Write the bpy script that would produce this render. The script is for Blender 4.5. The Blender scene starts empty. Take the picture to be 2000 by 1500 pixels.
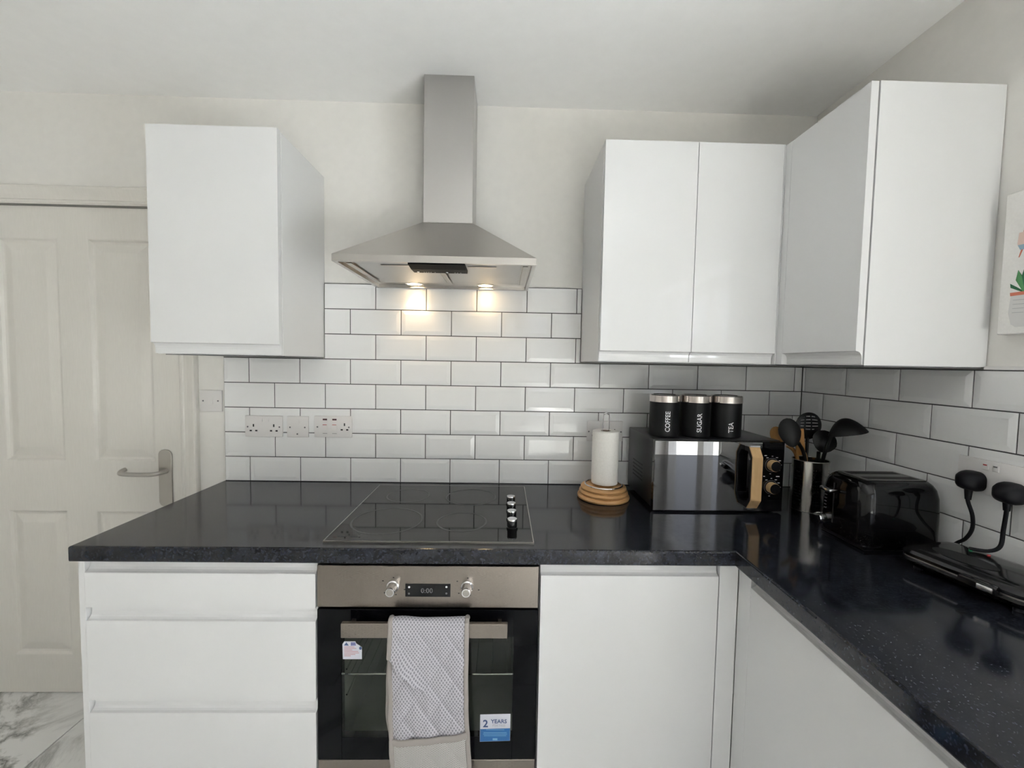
import bpy, bmesh, math, random
from mathutils import Vector, Matrix
random.seed(7)
PI = math.pi
SC = bpy.context.scene
COL = SC.collection

# ------------------------------------------------------------------ camera
cam_d = bpy.data.cameras.new('camera'); cam = bpy.data.objects.new('camera', cam_d); COL.objects.link(cam)
cam_d.sensor_fit = 'HORIZONTAL'; cam_d.sensor_width = 36.0; cam_d.lens = 808.574 * 36 / 2000
cam_d.clip_start = 0.02; cam_d.clip_end = 200
cm = Matrix(((0.999625, -0.01663, -0.021752), (-0.020868, 0.051559, -0.998452), (0.017726, 0.998531, 0.051193))).to_4x4()
cm.translation = (0.5147, -1.6872, 1.4085)
cam.matrix_world = cm
SC.camera = cam

# ------------------------------------------------------------------ sky, sun, exposure
SC.view_settings.view_transform = 'Standard'; SC.view_settings.look = 'None'
SC.view_settings.exposure = -0.5; SC.view_settings.gamma = 1.0
SC.view_settings.use_curve_mapping = False
SC.cycles.max_bounces = 10; SC.cycles.diffuse_bounces = 6; SC.cycles.glossy_bounces = 5
SC.cycles.transparent_max_bounces = 12; SC.cycles.caustics_reflective = False; SC.cycles.caustics_refractive = False
SC.cycles.sample_clamp_indirect = 60.0
world = bpy.data.worlds.new('world'); SC.world = world; world.use_nodes = True
wn = world.node_tree.nodes; wn.clear()
wo = wn.new('ShaderNodeOutputWorld'); wb = wn.new('ShaderNodeBackground'); ws = wn.new('ShaderNodeTexSky')
ws.sky_type = 'HOSEK_WILKIE'; ws.turbidity = 5.0; ws.ground_albedo = 0.5
ws.sun_direction = Vector((-0.12, -0.32, 0.75)).normalized()
wb.inputs['Strength'].default_value = 6.5
wmx = wn.new('ShaderNodeMix'); wmx.data_type = 'RGBA'; wmx.inputs['Factor'].default_value = 0.7
wmx.inputs['B'].default_value = (0.68, 0.69, 0.75, 1)
world.node_tree.links.new(ws.outputs['Color'], wmx.inputs['A'])
world.node_tree.links.new(wmx.outputs['Result'], wb.inputs['Color'])
world.node_tree.links.new(wb.outputs['Background'], wo.inputs['Surface'])
sun_d = bpy.data.lights.new('sun', 'SUN'); sun = bpy.data.objects.new('sun', sun_d); COL.objects.link(sun)
sun_d.energy = 125.0; sun_d.angle = 0.01; sun_d.color = (1.0, 0.975, 0.955)
sun.rotation_euler = Vector((0.12, 0.32, -0.75)).to_track_quat('-Z', 'Y').to_euler()
sun.location = (-1, -8, 8)
def portal(loc, rot, sx, sy):
    d = bpy.data.lights.new('window_portal', 'AREA'); o = bpy.data.objects.new('window_portal', d); COL.objects.link(o)
    d.shape = 'RECTANGLE'; d.size = sx; d.size_y = sy; d.cycles.is_portal = True
    o.location = loc; o.rotation_euler = rot
portal((2.06, -1.9, 1.03), (0, PI / 2, 0), 1.95, 1.25)
portal((1.23, -3.63, 1.06), (PI / 2, 0, PI), 0.98, 2.06)  # portal for the added rear opening

# ------------------------------------------------------------------ materials
MATS = {}
def mat(name, col=(0.8, 0.8, 0.8), rough=0.5, metal=0.0, ior=1.5, spec=0.5, **kw):
    if name in MATS: return MATS[name]
    m = bpy.data.materials.new(name); m.use_nodes = True; MATS[name] = m
    b = m.node_tree.nodes['Principled BSDF']
    b.inputs['Base Color'].default_value = (*col, 1); b.inputs['Roughness'].default_value = rough
    b.inputs['Metallic'].default_value = metal; b.inputs['IOR'].default_value = ior
    b.inputs['Specular IOR Level'].default_value = spec
    for k, v in kw.items():
        b.inputs[k.replace('_', ' ')].default_value = v
    return m
def N(m, t, **kw):
    n = m.node_tree.nodes.new(t)
    for k, v in kw.items(): setattr(n, k, v)
    return n
def L(m, a, b): m.node_tree.links.new(a, b)
def bsdf(m): return m.node_tree.nodes['Principled BSDF']
def ramp(m, pts):
    r = N(m, 'ShaderNodeValToRGB'); cr = r.color_ramp
    while len(cr.elements) < len(pts): cr.elements.new(0.5)
    for e, (p, c) in zip(cr.elements, pts):
        e.position = p; e.color = (*c, 1) if len(c) == 3 else c
    return r
def coords(m, scale=(1, 1, 1), kind='Object', rot=(0, 0, 0)):
    tc = N(m, 'ShaderNodeTexCoord'); mp = N(m, 'ShaderNodeMapping')
    mp.inputs['Scale'].default_value = scale; mp.inputs['Rotation'].default_value = rot
    L(m, tc.outputs[kind], mp.inputs['Vector']); return mp.outputs['Vector']
def noisy(name, c1, c2, scale, rough=0.5, stretch=(1, 1, 1), bump=0.0, detail=4, **kw):
    if name in MATS: return MATS[name]
    m = mat(name, c1, rough, **kw); v = coords(m, stretch)
    n = N(m, 'ShaderNodeTexNoise'); n.inputs['Scale'].default_value = scale; n.inputs['Detail'].default_value = detail
    L(m, v, n.inputs['Vector']); r = ramp(m, [(0.3, c1), (0.7, c2)])
    L(m, n.outputs['Fac'], r.inputs['Fac']); L(m, r.outputs['Color'], bsdf(m).inputs['Base Color'])
    if bump:
        bp = N(m, 'ShaderNodeBump'); bp.inputs['Strength'].default_value = bump; bp.inputs['Distance'].default_value = 0.002
        L(m, n.outputs['Fac'], bp.inputs['Height']); L(m, bp.outputs['Normal'], bsdf(m).inputs['Normal'])
    return m

M_wall = noisy('wall_paint', (0.755, 0.738, 0.705), (0.78, 0.762, 0.728), 30, 0.8, bump=0.05)
M_ceil = noisy('ceiling_paint', (0.86, 0.855, 0.84), (0.88, 0.875, 0.86), 25, 0.85, bump=0.04)
M_gloss = mat('white_gloss_laminate', (0.71, 0.71, 0.712), 0.045, spec=0.5)
M_carc = mat('white_melamine', (0.735, 0.735, 0.732), 0.3)
M_doorp = noisy('door_satin_paint', (0.69, 0.665, 0.62), (0.72, 0.695, 0.65), 60, 0.38, stretch=(6, 1, 0.4), bump=0.08)
M_tile = mat('white_glazed_tile', (0.83, 0.83, 0.828), 0.07, spec=0.5)
M_grout = noisy('dark_grey_grout', (0.07, 0.07, 0.072), (0.095, 0.095, 0.095), 300, 0.9)
M_plastic = mat('white_plastic', (0.73, 0.71, 0.70), 0.3)
M_dark = mat('dark_void', (0.012, 0.012, 0.012), 0.6)
M_black = mat('black_plastic', (0.005, 0.005, 0.006), 0.35, spec=0.25)
M_blackgloss = mat('black_gloss', (0.004, 0.004, 0.005), 0.05, spec=0.4)
M_glassblack = mat('black_mirror_glass', (0.004, 0.004, 0.005), 0.015, ior=2.9)
M_nylon = mat('black_nylon', (0.005, 0.005, 0.0055), 0.42, spec=0.3)
M_matteblack = mat('matte_black_enamel', (0.006, 0.006, 0.007), 0.42, spec=0.25)
M_rubber = mat('black_rubber', (0.006, 0.006, 0.009), 0.5, spec=0.25)
M_chrome = mat('chrome', (0.75, 0.75, 0.76), 0.08, 1.0)
M_white = mat('white_print', (0.75, 0.75, 0.76), 0.6)
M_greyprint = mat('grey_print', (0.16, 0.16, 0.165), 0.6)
M_red = mat('red_mark', (0.5, 0.05, 0.05), 0.5)
def brushed(name, col, rough, stretch):
    m = mat(name, col, rough, 1.0); v = coords(m, stretch)
    n = N(m, 'ShaderNodeTexNoise'); n.inputs['Scale'].default_value = 60; n.inputs['Detail'].default_value = 3
    L(m, v, n.inputs['Vector'])
    r = N(m, 'ShaderNodeMapRange'); r.inputs['To Min'].default_value = rough - 0.02; r.inputs['To Max'].default_value = rough + 0.03
    L(m, n.outputs['Fac'], r.inputs['Value']); L(m, r.outputs['Result'], bsdf(m).inputs['Roughness'])
    return m
M_steel = brushed('brushed_steel', (0.52, 0.50, 0.475), 0.28, (2, 150, 200))
M_steelv = brushed('brushed_steel_duct', (0.52, 0.505, 0.49), 0.30, (6, 6, 0.2))
M_steelo = brushed('brushed_steel_dark_reflect', (0.30, 0.265, 0.235), 0.27, (2, 200, 260))  # brown-dark tint stands in for a dark room mirrored in the steel
M_satin = mat('satin_nickel', (0.46, 0.44, 0.41), 0.3, 1.0)
def wood(name, c1, c2, stretch=(12, 12, 1.5)):
    m = mat(name, c1, 0.45); v = coords(m, stretch)
    w = N(m, 'ShaderNodeTexNoise'); w.inputs['Scale'].default_value = 9; w.inputs['Detail'].default_value = 6
    L(m, v, w.inputs['Vector']); r = ramp(m, [(0.3, c1), (0.7, c2)])
    L(m, w.outputs['Fac'], r.inputs['Fac']); L(m, r.outputs['Color'], bsdf(m).inputs['Base Color']); return m
M_wood = wood('bamboo_wood', (0.50, 0.27, 0.10), (0.60, 0.35, 0.15), (3, 3, 14))
M_wood2 = wood('pale_wood_effect', (0.58, 0.37, 0.17), (0.66, 0.44, 0.22))
M_wood3 = wood('beech_wood', (0.42, 0.20, 0.06), (0.52, 0.28, 0.10))
M_paper = noisy('tissue_paper', (0.80, 0.78, 0.74), (0.85, 0.83, 0.79), 160, 0.95, bump=0.5)

def worktop_mat():
    m = mat('black_speckled_laminate', (0.02, 0.02, 0.024), 0.10)
    v = coords(m)
    n1 = N(m, 'ShaderNodeTexNoise'); n1.inputs['Scale'].default_value = 210; n1.inputs['Detail'].default_value = 3
    n2 = N(m, 'ShaderNodeTexNoise'); n2.inputs['Scale'].default_value = 42; n2.inputs['Detail'].default_value = 6
    L(m, v, n1.inputs['Vector']); L(m, v, n2.inputs['Vector'])
    r1 = ramp(m, [(0.50, (0.005, 0.005, 0.006)), (0.60, (0.011, 0.013, 0.019)), (0.74, (0.040, 0.045, 0.062))])
    r2 = ramp(m, [(0.40, (0.004, 0.004, 0.006)), (0.65, (0.016, 0.019, 0.029))])
    L(m, n1.outputs['Fac'], r1.inputs['Fac']); L(m, n2.outputs['Fac'], r2.inputs['Fac'])
    mx = N(m, 'ShaderNodeMix', data_type='RGBA', blend_type='ADD'); mx.inputs['Factor'].default_value = 0.6
    L(m, r1.outputs['Color'], mx.inputs['A']); L(m, r2.outputs['Color'], mx.inputs['B'])
    L(m, mx.outputs['Result'], bsdf(m).inputs['Base Color'])
    return m
M_worktop = worktop_mat()

def marble():
    m = mat('white_marble_tile', (0.75, 0.75, 0.74), 0.18)
    tc = N(m, 'ShaderNodeTexCoord'); oi = N(m, 'ShaderNodeObjectInfo')
    ad = N(m, 'ShaderNodeVectorMath', operation='MULTIPLY_ADD')
    cx = N(m, 'ShaderNodeCombineXYZ'); L(m, oi.outputs['Random'], cx.inputs['X']); L(m, oi.outputs['Random'], cx.inputs['Y'])
    ad.inputs[1].default_value = (37, 53, 0); L(m, cx.outputs[0], ad.inputs[0]); L(m, tc.outputs['Object'], ad.inputs[2])
    n = N(m, 'ShaderNodeTexNoise'); n.inputs['Scale'].default_value = 1.7; n.inputs['Detail'].default_value = 8; n.inputs['Roughness'].default_value = 0.62; n.inputs['Distortion'].default_value = 1.2
    L(m, ad.outputs[0], n.inputs['Vector'])
    s = N(m, 'ShaderNodeMath', operation='SUBTRACT'); s.inputs[1].default_value = 0.5; L(m, n.outputs['Fac'], s.inputs[0])
    a = N(m, 'ShaderNodeMath', operation='ABSOLUTE'); L(m, s.outputs[0], a.inputs[0])
    r = ramp(m, [(0.0, (0.22, 0.22, 0.21)), (0.018, (0.45, 0.45, 0.435)), (0.06, (0.82, 0.82, 0.81))])
    L(m, a.outputs[0], r.inputs['Fac'])
    n2 = N(m, 'ShaderNodeTexNoise'); n2.inputs['Scale'].default_value = 1.1; L(m, ad.outputs[0], n2.inputs['Vector'])
    r2 = ramp(m, [(0.44, (1, 1, 1)), (0.54, (0, 0, 0))]); L(m, n2.outputs['Fac'], r2.inputs['Fac'])
    mx = N(m, 'ShaderNodeMix', data_type='RGBA'); mx.inputs['B'].default_value = (0.82, 0.82, 0.81, 1)
    L(m, r2.outputs['Color'], mx.inputs['Factor']); L(m, r.outputs['Color'], mx.inputs['A'])
    L(m, mx.outputs['Result'], bsdf(m).inputs['Base Color']); return m
M_marble = marble()

def thin_glass(name, tint, ior=1.5):
    m = bpy.data.materials.new(name); m.use_nodes = True; nt = m.node_tree; nt.nodes.clear(); MATS[name] = m
    o = nt.nodes.new('ShaderNodeOutputMaterial'); mx = nt.nodes.new('ShaderNodeMixShader')
    t = nt.nodes.new('ShaderNodeBsdfTransparent'); t.inputs['Color'].default_value = (*tint, 1)
    g = nt.nodes.new('ShaderNodeBsdfGlossy'); g.inputs['Roughness'].default_value = 0.01
    r0 = ((ior - 1) / (ior + 1)) ** 2                   # Schlick, the same from both faces of the pane
    lw = nt.nodes.new('ShaderNodeLayerWeight'); lw.inputs['Blend'].default_value = 0.5
    pw = nt.nodes.new('ShaderNodeMath'); pw.operation = 'POWER'; pw.inputs[1].default_value = 5.0
    nt.links.new(lw.outputs['Facing'], pw.inputs[0])
    f = nt.nodes.new('ShaderNodeMath'); f.operation = 'MULTIPLY_ADD'; f.inputs[1].default_value = 1 - r0; f.inputs[2].default_value = r0
    nt.links.new(pw.outputs[0], f.inputs[0])
    nt.links.new(f.outputs[0], mx.inputs[0]); nt.links.new(t.outputs[0], mx.inputs[1]); nt.links.new(g.outputs[0], mx.inputs[2])
    nt.links.new(mx.outputs[0], o.inputs[0]); return m
M_pane = thin_glass('window_glass', (0.94, 0.96, 0.95))
M_ovenglass = thin_glass('tinted_oven_glass', (0.80, 0.82, 0.79), 1.4)

def emis(name, col, st):
    m = mat(name, (0.02, 0.02, 0.02), 0.4); b = bsdf(m)
    b.inputs['Emission Color'].default_value = (*col, 1); b.inputs['Emission Strength'].default_value = st; return m
M_bulb = emis('halogen_glow', (1.0, 0.72, 0.38), 30)
M_green = emis('green_led', (0.05, 0.8, 0.3), 0.45)
M_redled = emis('red_led', (0.9, 0.05, 0.05), 0.35)

def mitt_mat(name, base, dot):
    m = mat(name, base, 0.95); tc = N(m, 'ShaderNodeTexCoord')
    br = N(m, 'ShaderNodeTexVoronoi'); br.inputs['Scale'].default_value = 1; br.inputs['Randomness'].default_value = 0.0
    mp = N(m, 'ShaderNodeMapping'); mp.inputs['Scale'].default_value = (32, 66, 1); mp.inputs['Rotation'].default_value = (0, 0, PI / 4)
    sp = N(m, 'ShaderNodeMapping'); sp.inputs['Scale'].default_value = (1, 1, 1)
    L(m, tc.outputs['UV'], sp.inputs['Vector']); L(m, sp.outputs['Vector'], mp.inputs['Vector'])
    L(m, mp.outputs['Vector'], br.inputs['Vector'])
    r = ramp(m, [(0.26, dot), (0.40, base)]); L(m, br.outputs['Distance'], r.inputs['Fac'])
    L(m, r.outputs['Color'], bsdf(m).inputs['Base Color']); return m
M_mitt = mitt_mat('mitt_print_cotton', (0.50, 0.485, 0.525), (0.24, 0.235, 0.26))
M_mitt2 = mitt_mat('mitt_pocket_cotton', (0.50, 0.485, 0.47), (0.24, 0.23, 0.22))
M_bind = mat('taupe_binding', (0.34, 0.31, 0.29), 0.95)
M_stop = mat('sticker_white', (0.62, 0.63, 0.70), 0.4)
M_sblue = mat('sticker_blue', (0.02, 0.14, 0.38), 0.4)
M_slight = mat('sticker_pale_blue', (0.12, 0.30, 0.52), 0.4)
M_navy = mat('sticker_navy', (0.05, 0.09, 0.22), 0.4)
M_sred = mat('sticker_rose', (0.55, 0.30, 0.33), 0.5)
M_canvas = noisy('canvas_white', (0.76, 0.745, 0.72), (0.80, 0.785, 0.76), 200, 0.9, bump=0.15)

# ------------------------------------------------------------------ mesh helpers
def bmn(): return bmesh.new()
def box(bm, x0, x1, y0, y1, z0, z1):
    v = [bm.verts.new(p) for p in ((x0, y0, z0), (x1, y0, z0), (x1, y1, z0), (x0, y1, z0), (x0, y0, z1), (x1, y0, z1), (x1, y1, z1), (x0, y1, z1))]
    for f in ((0, 3, 2, 1), (4, 5, 6, 7), (0, 1, 5, 4), (1, 2, 6, 5), (2, 3, 7, 6), (3, 0, 4, 7)): bm.faces.new([v[i] for i in f])
    return bm
def bev(bm, w, seg=2):
    bmesh.ops.remove_doubles(bm, verts=bm.verts, dist=1e-6)
    bmesh.ops.bevel(bm, geom=list(bm.edges), offset=w, segments=seg, profile=0.5, affect='EDGES', clamp_overlap=True); return bm
def rbox(x0, x1, y0, y1, z0, z1, w=0.002, seg=2): return bev(box(bmn(), x0, x1, y0, y1, z0, z1), w, seg)
def prism(bm, poly, a0, a1, axis='x'):
    # poly: list of 2-D points; axis x -> (y,z), y -> (x,z), z -> (x,y)
    def P(p, a):
        return (a, p[0], p[1]) if axis == 'x' else (p[0], a, p[1]) if axis == 'y' else (p[0], p[1], a)
    A = [bm.verts.new(P(p, a0)) for p in poly]; B = [bm.verts.new(P(p, a1)) for p in poly]
    n = len(poly)
    for i in range(n): bm.faces.new((A[i], A[(i + 1) % n], B[(i + 1) % n], B[i]))
    bm.faces.new(A[::-1]); bm.faces.new(B)
    bmesh.ops.recalc_face_normals(bm, faces=bm.faces); return bm
def lathe(bm, prof, c=(0, 0, 0), seg=32, caps=True, axis='z'):
    rings = []
    def P(r, h, a):
        x, y = r * math.cos(a), r * math.sin(a)
        if axis == 'z': return (c[0] + x, c[1] + y, c[2] + h)
        if axis == 'y': return (c[0] + x, c[1] + h, c[2] + y)
        return (c[0] + h, c[1] + x, c[2] + y)
    for r, h in prof: rings.append([bm.verts.new(P(max(r, 1e-5), h, 2 * PI * i / seg)) for i in range(seg)])
    for a, b in zip(rings, rings[1:]):
        for i in range(seg): bm.faces.new((a[i], a[(i + 1) % seg], b[(i + 1) % seg], b[i]))
    if caps: bm.faces.new(rings[0][::-1]); bm.faces.new(rings[-1])
    bmesh.ops.recalc_face_normals(bm, faces=bm.faces); return bm
def smooth_path(pts, n=6, closed=False):
    P = [Vector(p) for p in pts]; out = []
    m = len(P)
    for i in range(m if closed else m - 1):
        if closed: a, b, c, d = P[(i - 1) % m], P[i], P[(i + 1) % m], P[(i + 2) % m]
        else: a, b, c, d = P[max(i - 1, 0)], P[i], P[i + 1], P[min(i + 2, m - 1)]
        for k in range(n):
            t = k / n
            out.append(0.5 * ((2 * b) + (c - a) * t + (2 * a - 5 * b + 4 * c - d) * t * t + (3 * b - a - 3 * c + d) * t ** 3))
    if not closed: out.append(P[-1])
    return out
def tube(bm, pts, r, seg=10, closed=False, taper=None, flat=None):
    P = [Vector(p) for p in pts]; n = len(P); rings = []; prev = None
    for i in range(n):
        t = (P[(i + 1) % n] - P[i - 1]) if closed else (P[min(i + 1, n - 1)] - P[max(i - 1, 0)])
        t.normalize()
        if prev is None:
            ref = Vector((0, 0, 1)) if abs(t.z) < 0.9 else Vector((1, 0, 0)); u = t.cross(ref).normalized()
        else: u = (prev - t * prev.dot(t)).normalized()
        prev = u; w = t.cross(u); rr = r if taper is None else r * taper[i]
        rings.append([bm.verts.new(P[i] + u * rr * math.cos(2 * PI * k / seg) + w * rr * (flat or 1) * math.sin(2 * PI * k / seg)) for k in range(seg)])
    for i in range(n if closed else n - 1):
        a, b = rings[i], rings[(i + 1) % n]
        for k in range(seg): bm.faces.new((a[k], a[(k + 1) % seg], b[(k + 1) % seg], b[k]))
    if not closed: bm.faces.new(rings[0][::-1]); bm.faces.new(rings[-1])
    bmesh.ops.recalc_face_normals(bm, faces=bm.faces); return bm
def poly(bm, pts):
    bm.faces.new([bm.verts.new(p) for p in pts]); return bm
def ell(cx, cy, rx, ry, n=24, a0=0, a1=2 * PI):
    return [(cx + rx * math.cos(a0 + (a1 - a0) * i / n), cy + ry * math.sin(a0 + (a1 - a0) * i / n)) for i in range(n)]
def rrect(x0, x1, y0, y1, r, n=5):
    out = []
    for cx, cy, a in ((x1 - r, y1 - r, 0), (x0 + r, y1 - r, PI / 2), (x0 + r, y0 + r, PI), (x1 - r, y0 + r, 3 * PI / 2)):
        for i in range(n + 1): out.append((cx + r * math.cos(a + PI / 2 * i / n), cy + r * math.sin(a + PI / 2 * i / n)))
    return out

WM = {}
def mesh_of(bm, m, name, sm=False):
    me = bpy.data.meshes.new(name); bm.to_mesh(me); bm.free()
    if m: me.materials.append(m)
    if sm:
        for p in me.polygons: p.use_smooth = True
        if sm != 'all':
            try: me.set_sharp_from_angle(angle=math.radians(35))
            except Exception: pass
    return me
def obj(name, bm, m, parent=None, label=None, sm=False):
    """bm is in world coordinates; it is moved into the parent's space."""
    me = mesh_of(bm, m, name, sm) if isinstance(bm, bmesh.types.BMesh) else bm
    o = bpy.data.objects.new(name, me); COL.objects.link(o)
    if parent is not None:
        o.parent = parent; me.transform(WM[parent.name].inverted())
        WM[o.name] = WM[parent.name].copy()
    else: WM[o.name] = Matrix.Identity(4)
    if label: o['label'] = label
    return o
def tag(o, label, cat, group=None):
    o['label'] = label; o['category'] = cat
    if group: o['group'] = group
    return o
def thing(name, label, cat, loc, group=None, rz=0.0):
    o = bpy.data.objects.new(name, None); COL.objects.link(o); o.empty_display_size = 0.05
    o.location = loc; o.rotation_euler = (0, 0, rz)
    WM[o.name] = Matrix.Translation(loc) @ Matrix.Rotation(rz, 4, 'Z')
    return tag(o, label, cat, group)
def struct(name, bm, m, **kw):
    o = obj(name, bm, m, **kw); o['kind'] = 'structure'; return o
def text_bm(body, size, bold=0.0, extrude=0.0003, align='CENTER'):
    cu = bpy.data.curves.new('lettering', 'FONT'); cu.body = body; cu.size = size; cu.extrude = extrude
    cu.align_x = align; cu.align_y = 'CENTER'; cu.offset = bold; cu.resolution_u = 3
    o = bpy.data.objects.new('lettering', cu); COL.objects.link(o)
    dg = bpy.context.evaluated_depsgraph_get(); me = bpy.data.meshes.new_from_object(o.evaluated_get(dg))
    bpy.data.objects.remove(o); bm = bmn(); bm.from_mesh(me); bpy.data.meshes.remove(me); return bm
FRONT = Matrix(((1, 0, 0, 0), (0, 0, -1, 0), (0, 1, 0, 0), (0, 0, 0, 1)))   # xy text plane -> facing -y
def place(bm, mtx):
    bmesh.ops.transform(bm, matrix=mtx, verts=bm.verts); return bm
def T(x, y, z): return Matrix.Translation((x, y, z))

# ------------------------------------------------------------------ the room shell
XR = 1.753; CEIL = 2.42; XL = -2.3; YR = -3.5
WT = 0.91; WB = 0.868
P_ = 0.202; RH = 0.1002
wb_ = bmn()
box(wb_, XL - .1, -1.593, 0.006, 0.13, 0, CEIL); box(wb_, -1.593, -0.772, 0.006, 0.13, 2.003, CEIL); box(wb_, -0.772, XR + .3, 0.006, 0.13, 0, CEIL)
wall_back = struct('wall_back', wb_, M_wall)
wr_ = bmn(); OY0, OY1, OZ = -2.53, -1.27, 2.0
box(wr_, XR + .006, XR + .28, OY1, 0.0, 0, CEIL); box(wr_, XR + .006, XR + .28, YR, OY0, 0, CEIL); box(wr_, XR + .006, XR + .28, OY0, OY1, OZ, CEIL)
wall_right = struct('wall_right', wr_, M_wall)
struct('wall_left', box(bmn(), XL - .1, XL, YR, 0.006, 0, CEIL), M_wall)
RX0, RX1, RZ = .76, 1.70, 2.1  # rear opening, added to let in more light from behind
bm = bmn(); box(bm, XL - .1, RX0, YR - .12, YR, 0, CEIL); box(bm, RX1, XR + .28, YR - .12, YR, 0, CEIL); box(bm, RX0, RX1, YR - .12, YR, RZ, CEIL)
struct('wall_rear', bm, M_wall)
struct('ceiling', box(bmn(), XL - .1, XR + .3, YR - .12, 0.13, CEIL, CEIL + .12), M_ceil)
floor = struct('floor', box(bmn(), XL - .1, XR + .3, YR - .12, 0.13, -0.1, -0.003), M_grout)
# marble floor tiles 0.9 x 0.6, each its own piece
ft = {}
xs = [XL, -1.995, -1.095, -0.195, 0.705, 1.605, XR]; ys = [0.05, -0.62, -1.24, -1.86, -2.48, -3.1, YR]
for j in range(6):
    off = 0.0 if j % 2 == 0 else 0.3
    xx = sorted(set([XL, XR] + [x + off for x in xs[1:-1] if XL < x + off < XR]))
    for a, b in zip(xx, xx[1:]):
        w, d = round(b - a - .003, 4), round(ys[j] - ys[j + 1] - .003, 4)
        if w < .02: continue
        if (w, d) not in ft: ft[(w, d)] = mesh_of(rbox(-w / 2, w / 2, -d / 2, d / 2, -.008, 0, .0012, 1), M_marble, 'floor_tile')
        o = bpy.data.objects.new('floor_tile', ft[(w, d)]); COL.objects.link(o); o.parent = floor; o.location = ((a + b) / 2, (ys[j] + ys[j + 1]) / 2, 0)

# glazed metro tiles, one object each
G = 0.0032
tmesh = {}
def tile_mesh(w, h):
    k = (round(w, 4), round(h, 4))
    if k in tmesh: return tmesh[k]
    bm = bmn(); t = 0.0068; e = 0.0045; i = min(0.016, w * .3, h * .3)
    lv = [(0, 0.0), (0, e), (0.0008, e + .0005), (i, t)]
    rings = []
    for ins, yy in lv:
        a, b = w / 2 - ins, h / 2 - ins
        rings.append([bm.verts.new(p) for p in ((-a, -yy, -b), (a, -yy, -b), (a, -yy, b), (-a, -yy, b))])
    for r0, r1 in zip(rings, rings[1:]):
        for q in range(4): bm.faces.new((r0[q], r0[(q + 1) % 4], r1[(q + 1) % 4], r1[q]))
    bm.faces.new(rings[-1]); bm.faces.new(rings[0][::-1])
    bmesh.ops.recalc_face_normals(bm, faces=bm.faces)
    tmesh[k] = mesh_of(bm, M_tile, 'tile'); return tmesh[k]
def lay(wall, u0, u1, z0, z1, joints, put):
    us = [u0] + [j for j in joints if u0 + .004 < j < u1 - .004] + [u1]
    for a, b in zip(us, us[1:]):
        w = b - a - G
        if w < .004: continue
        o = bpy.data.objects.new('tile', tile_mesh(w, z1 - z0 - G)); COL.objects.link(o); o.parent = wall; put(o, (a + b) / 2, (z0 + z1) / 2)
def put_back(o, u, z): o.location = (u, 0.0, z)
def put_right(o, u, z): o.location = (XR, -u, z); o.rotation_euler = (0, 0, -PI / 2)
bm = bmn(); box(bm, -.605, XR + .006, -.0028, .006, WT - .01, WT + 5 * RH + .001); box(bm, -.204, .828, -.0028, .006, WT + 5 * RH, WT + 8 * RH + .001)
obj('grout', bm, M_grout, wall_back)
obj('grout', box(bmn(), XR - .0028, XR + .006, -1.24, -.0028, WT - .01, WT + 5 * RH + .001), M_grout, wall_right)
for r in range(8):
    js = [(k + (0.0 if r % 2 else 0.5)) * P_ for k in range(-6, 12)]
    u0, u1 = (-.605, XR - .004) if r < 5 else (-.204, .828)
    lay(wall_back, u0, u1, WT + .001 + r * RH if r == 0 else WT + r * RH, WT + (r + 1) * RH, js, put_back)
for r in range(5):
    js = [.1229 + (k + (0 if r % 2 else .5)) * P_ - (0 if r % 2 else 0) for k in range(-2, 8)]
    lay(wall_right, .0075, 1.24, WT + r * RH, WT + (r + 1) * RH, js, put_right)
tr = obj('tile_trim', rbox(XR - .009, XR + .004, -1.245, -.652, WT + 5 * RH + .001, WT + 5 * RH + .010, .001, 1), M_plastic, wall_right)

# ------------------------------------------------------------------ door on the left
DX0, DX1, DZ0, DZ1 = -1.574, -.784, .004, 1.990
px = [(-1.487, -1.252), (-1.138, -.893)]; pz = [(.165, .775), (.978, 1.868)]
bm = bmn(); yf = .010
cx = sorted([DX0, DX1] + [v for p in px for v in p]); cz = sorted([DZ0, DZ1] + [v for p in pz for v in p])
for a, b in zip(cx, cx[1:]):
    for c, d in zip(cz, cz[1:]):
        if (a, b) in px and (c, d) in pz: box(bm, a, b, yf + .016, yf + .035, c, d)
        else: box(bm, a, b, yf, yf + .035, c, d)
door = struct('door_1', bm, M_doorp)
for (a, b) in px:
    for (c, d) in pz:
        bm = bmn(); rings = []
        for ins, dy in ((0, 0.0), (.004, .001), (.010, .009), (.016, .011), (.020, .011), (.050, .0035), (.054, .003)):
            rings.append([bm.verts.new(p) for p in ((a + ins, yf + dy, c + ins), (b - ins, yf + dy, c + ins), (b - ins, yf + dy, d - ins), (a + ins, yf + dy, d - ins))])
        for r0, r1 in zip(rings, rings[1:]):
            for q in range(4): bm.faces.new((r0[q], r0[(q + 1) % 4], r1[(q + 1) % 4], r1[q]))
        bm.faces.new(rings[-1]); bmesh.ops.recalc_face_normals(bm, faces=bm.faces)
        obj('panel', bm, M_doorp, door)
hd = obj('handle_plate', bev(prism(bmn(), rrect(-.879, -.826, .797, 1.031, .022, 6), yf - .006, yf, 'y'), .0012, 1), M_satin, door, 'satin steel lever handle plate', sm=True)
lp = smooth_path([(-.846, yf - .006, .944), (-.846, yf - .034, .944), (-.868, yf - .052, .942), (-.92, yf - .055, .941), (-.965, yf - .055, .942), (-.992, yf - .05, .944), (-1.002, yf - .034, .948), (-1.002, yf - .016, .951)], 6)
obj('lever', tube(bmn(), lp, .0085, 12), M_satin, hd, sm=True)
arch = [(0, 0), (0, -.008), (.006, -.013), (.014, -.014), (.018, -.010), (.032, -.012), (.046, -.017), (.058, -.021), (.066, -.021), (.069, -.016), (.069, 0)]
bm = bmn()
prism(bm, [(-.781 + u, .006 + v) for u, v in arch], 0.0, 1.995, 'z')
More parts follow.
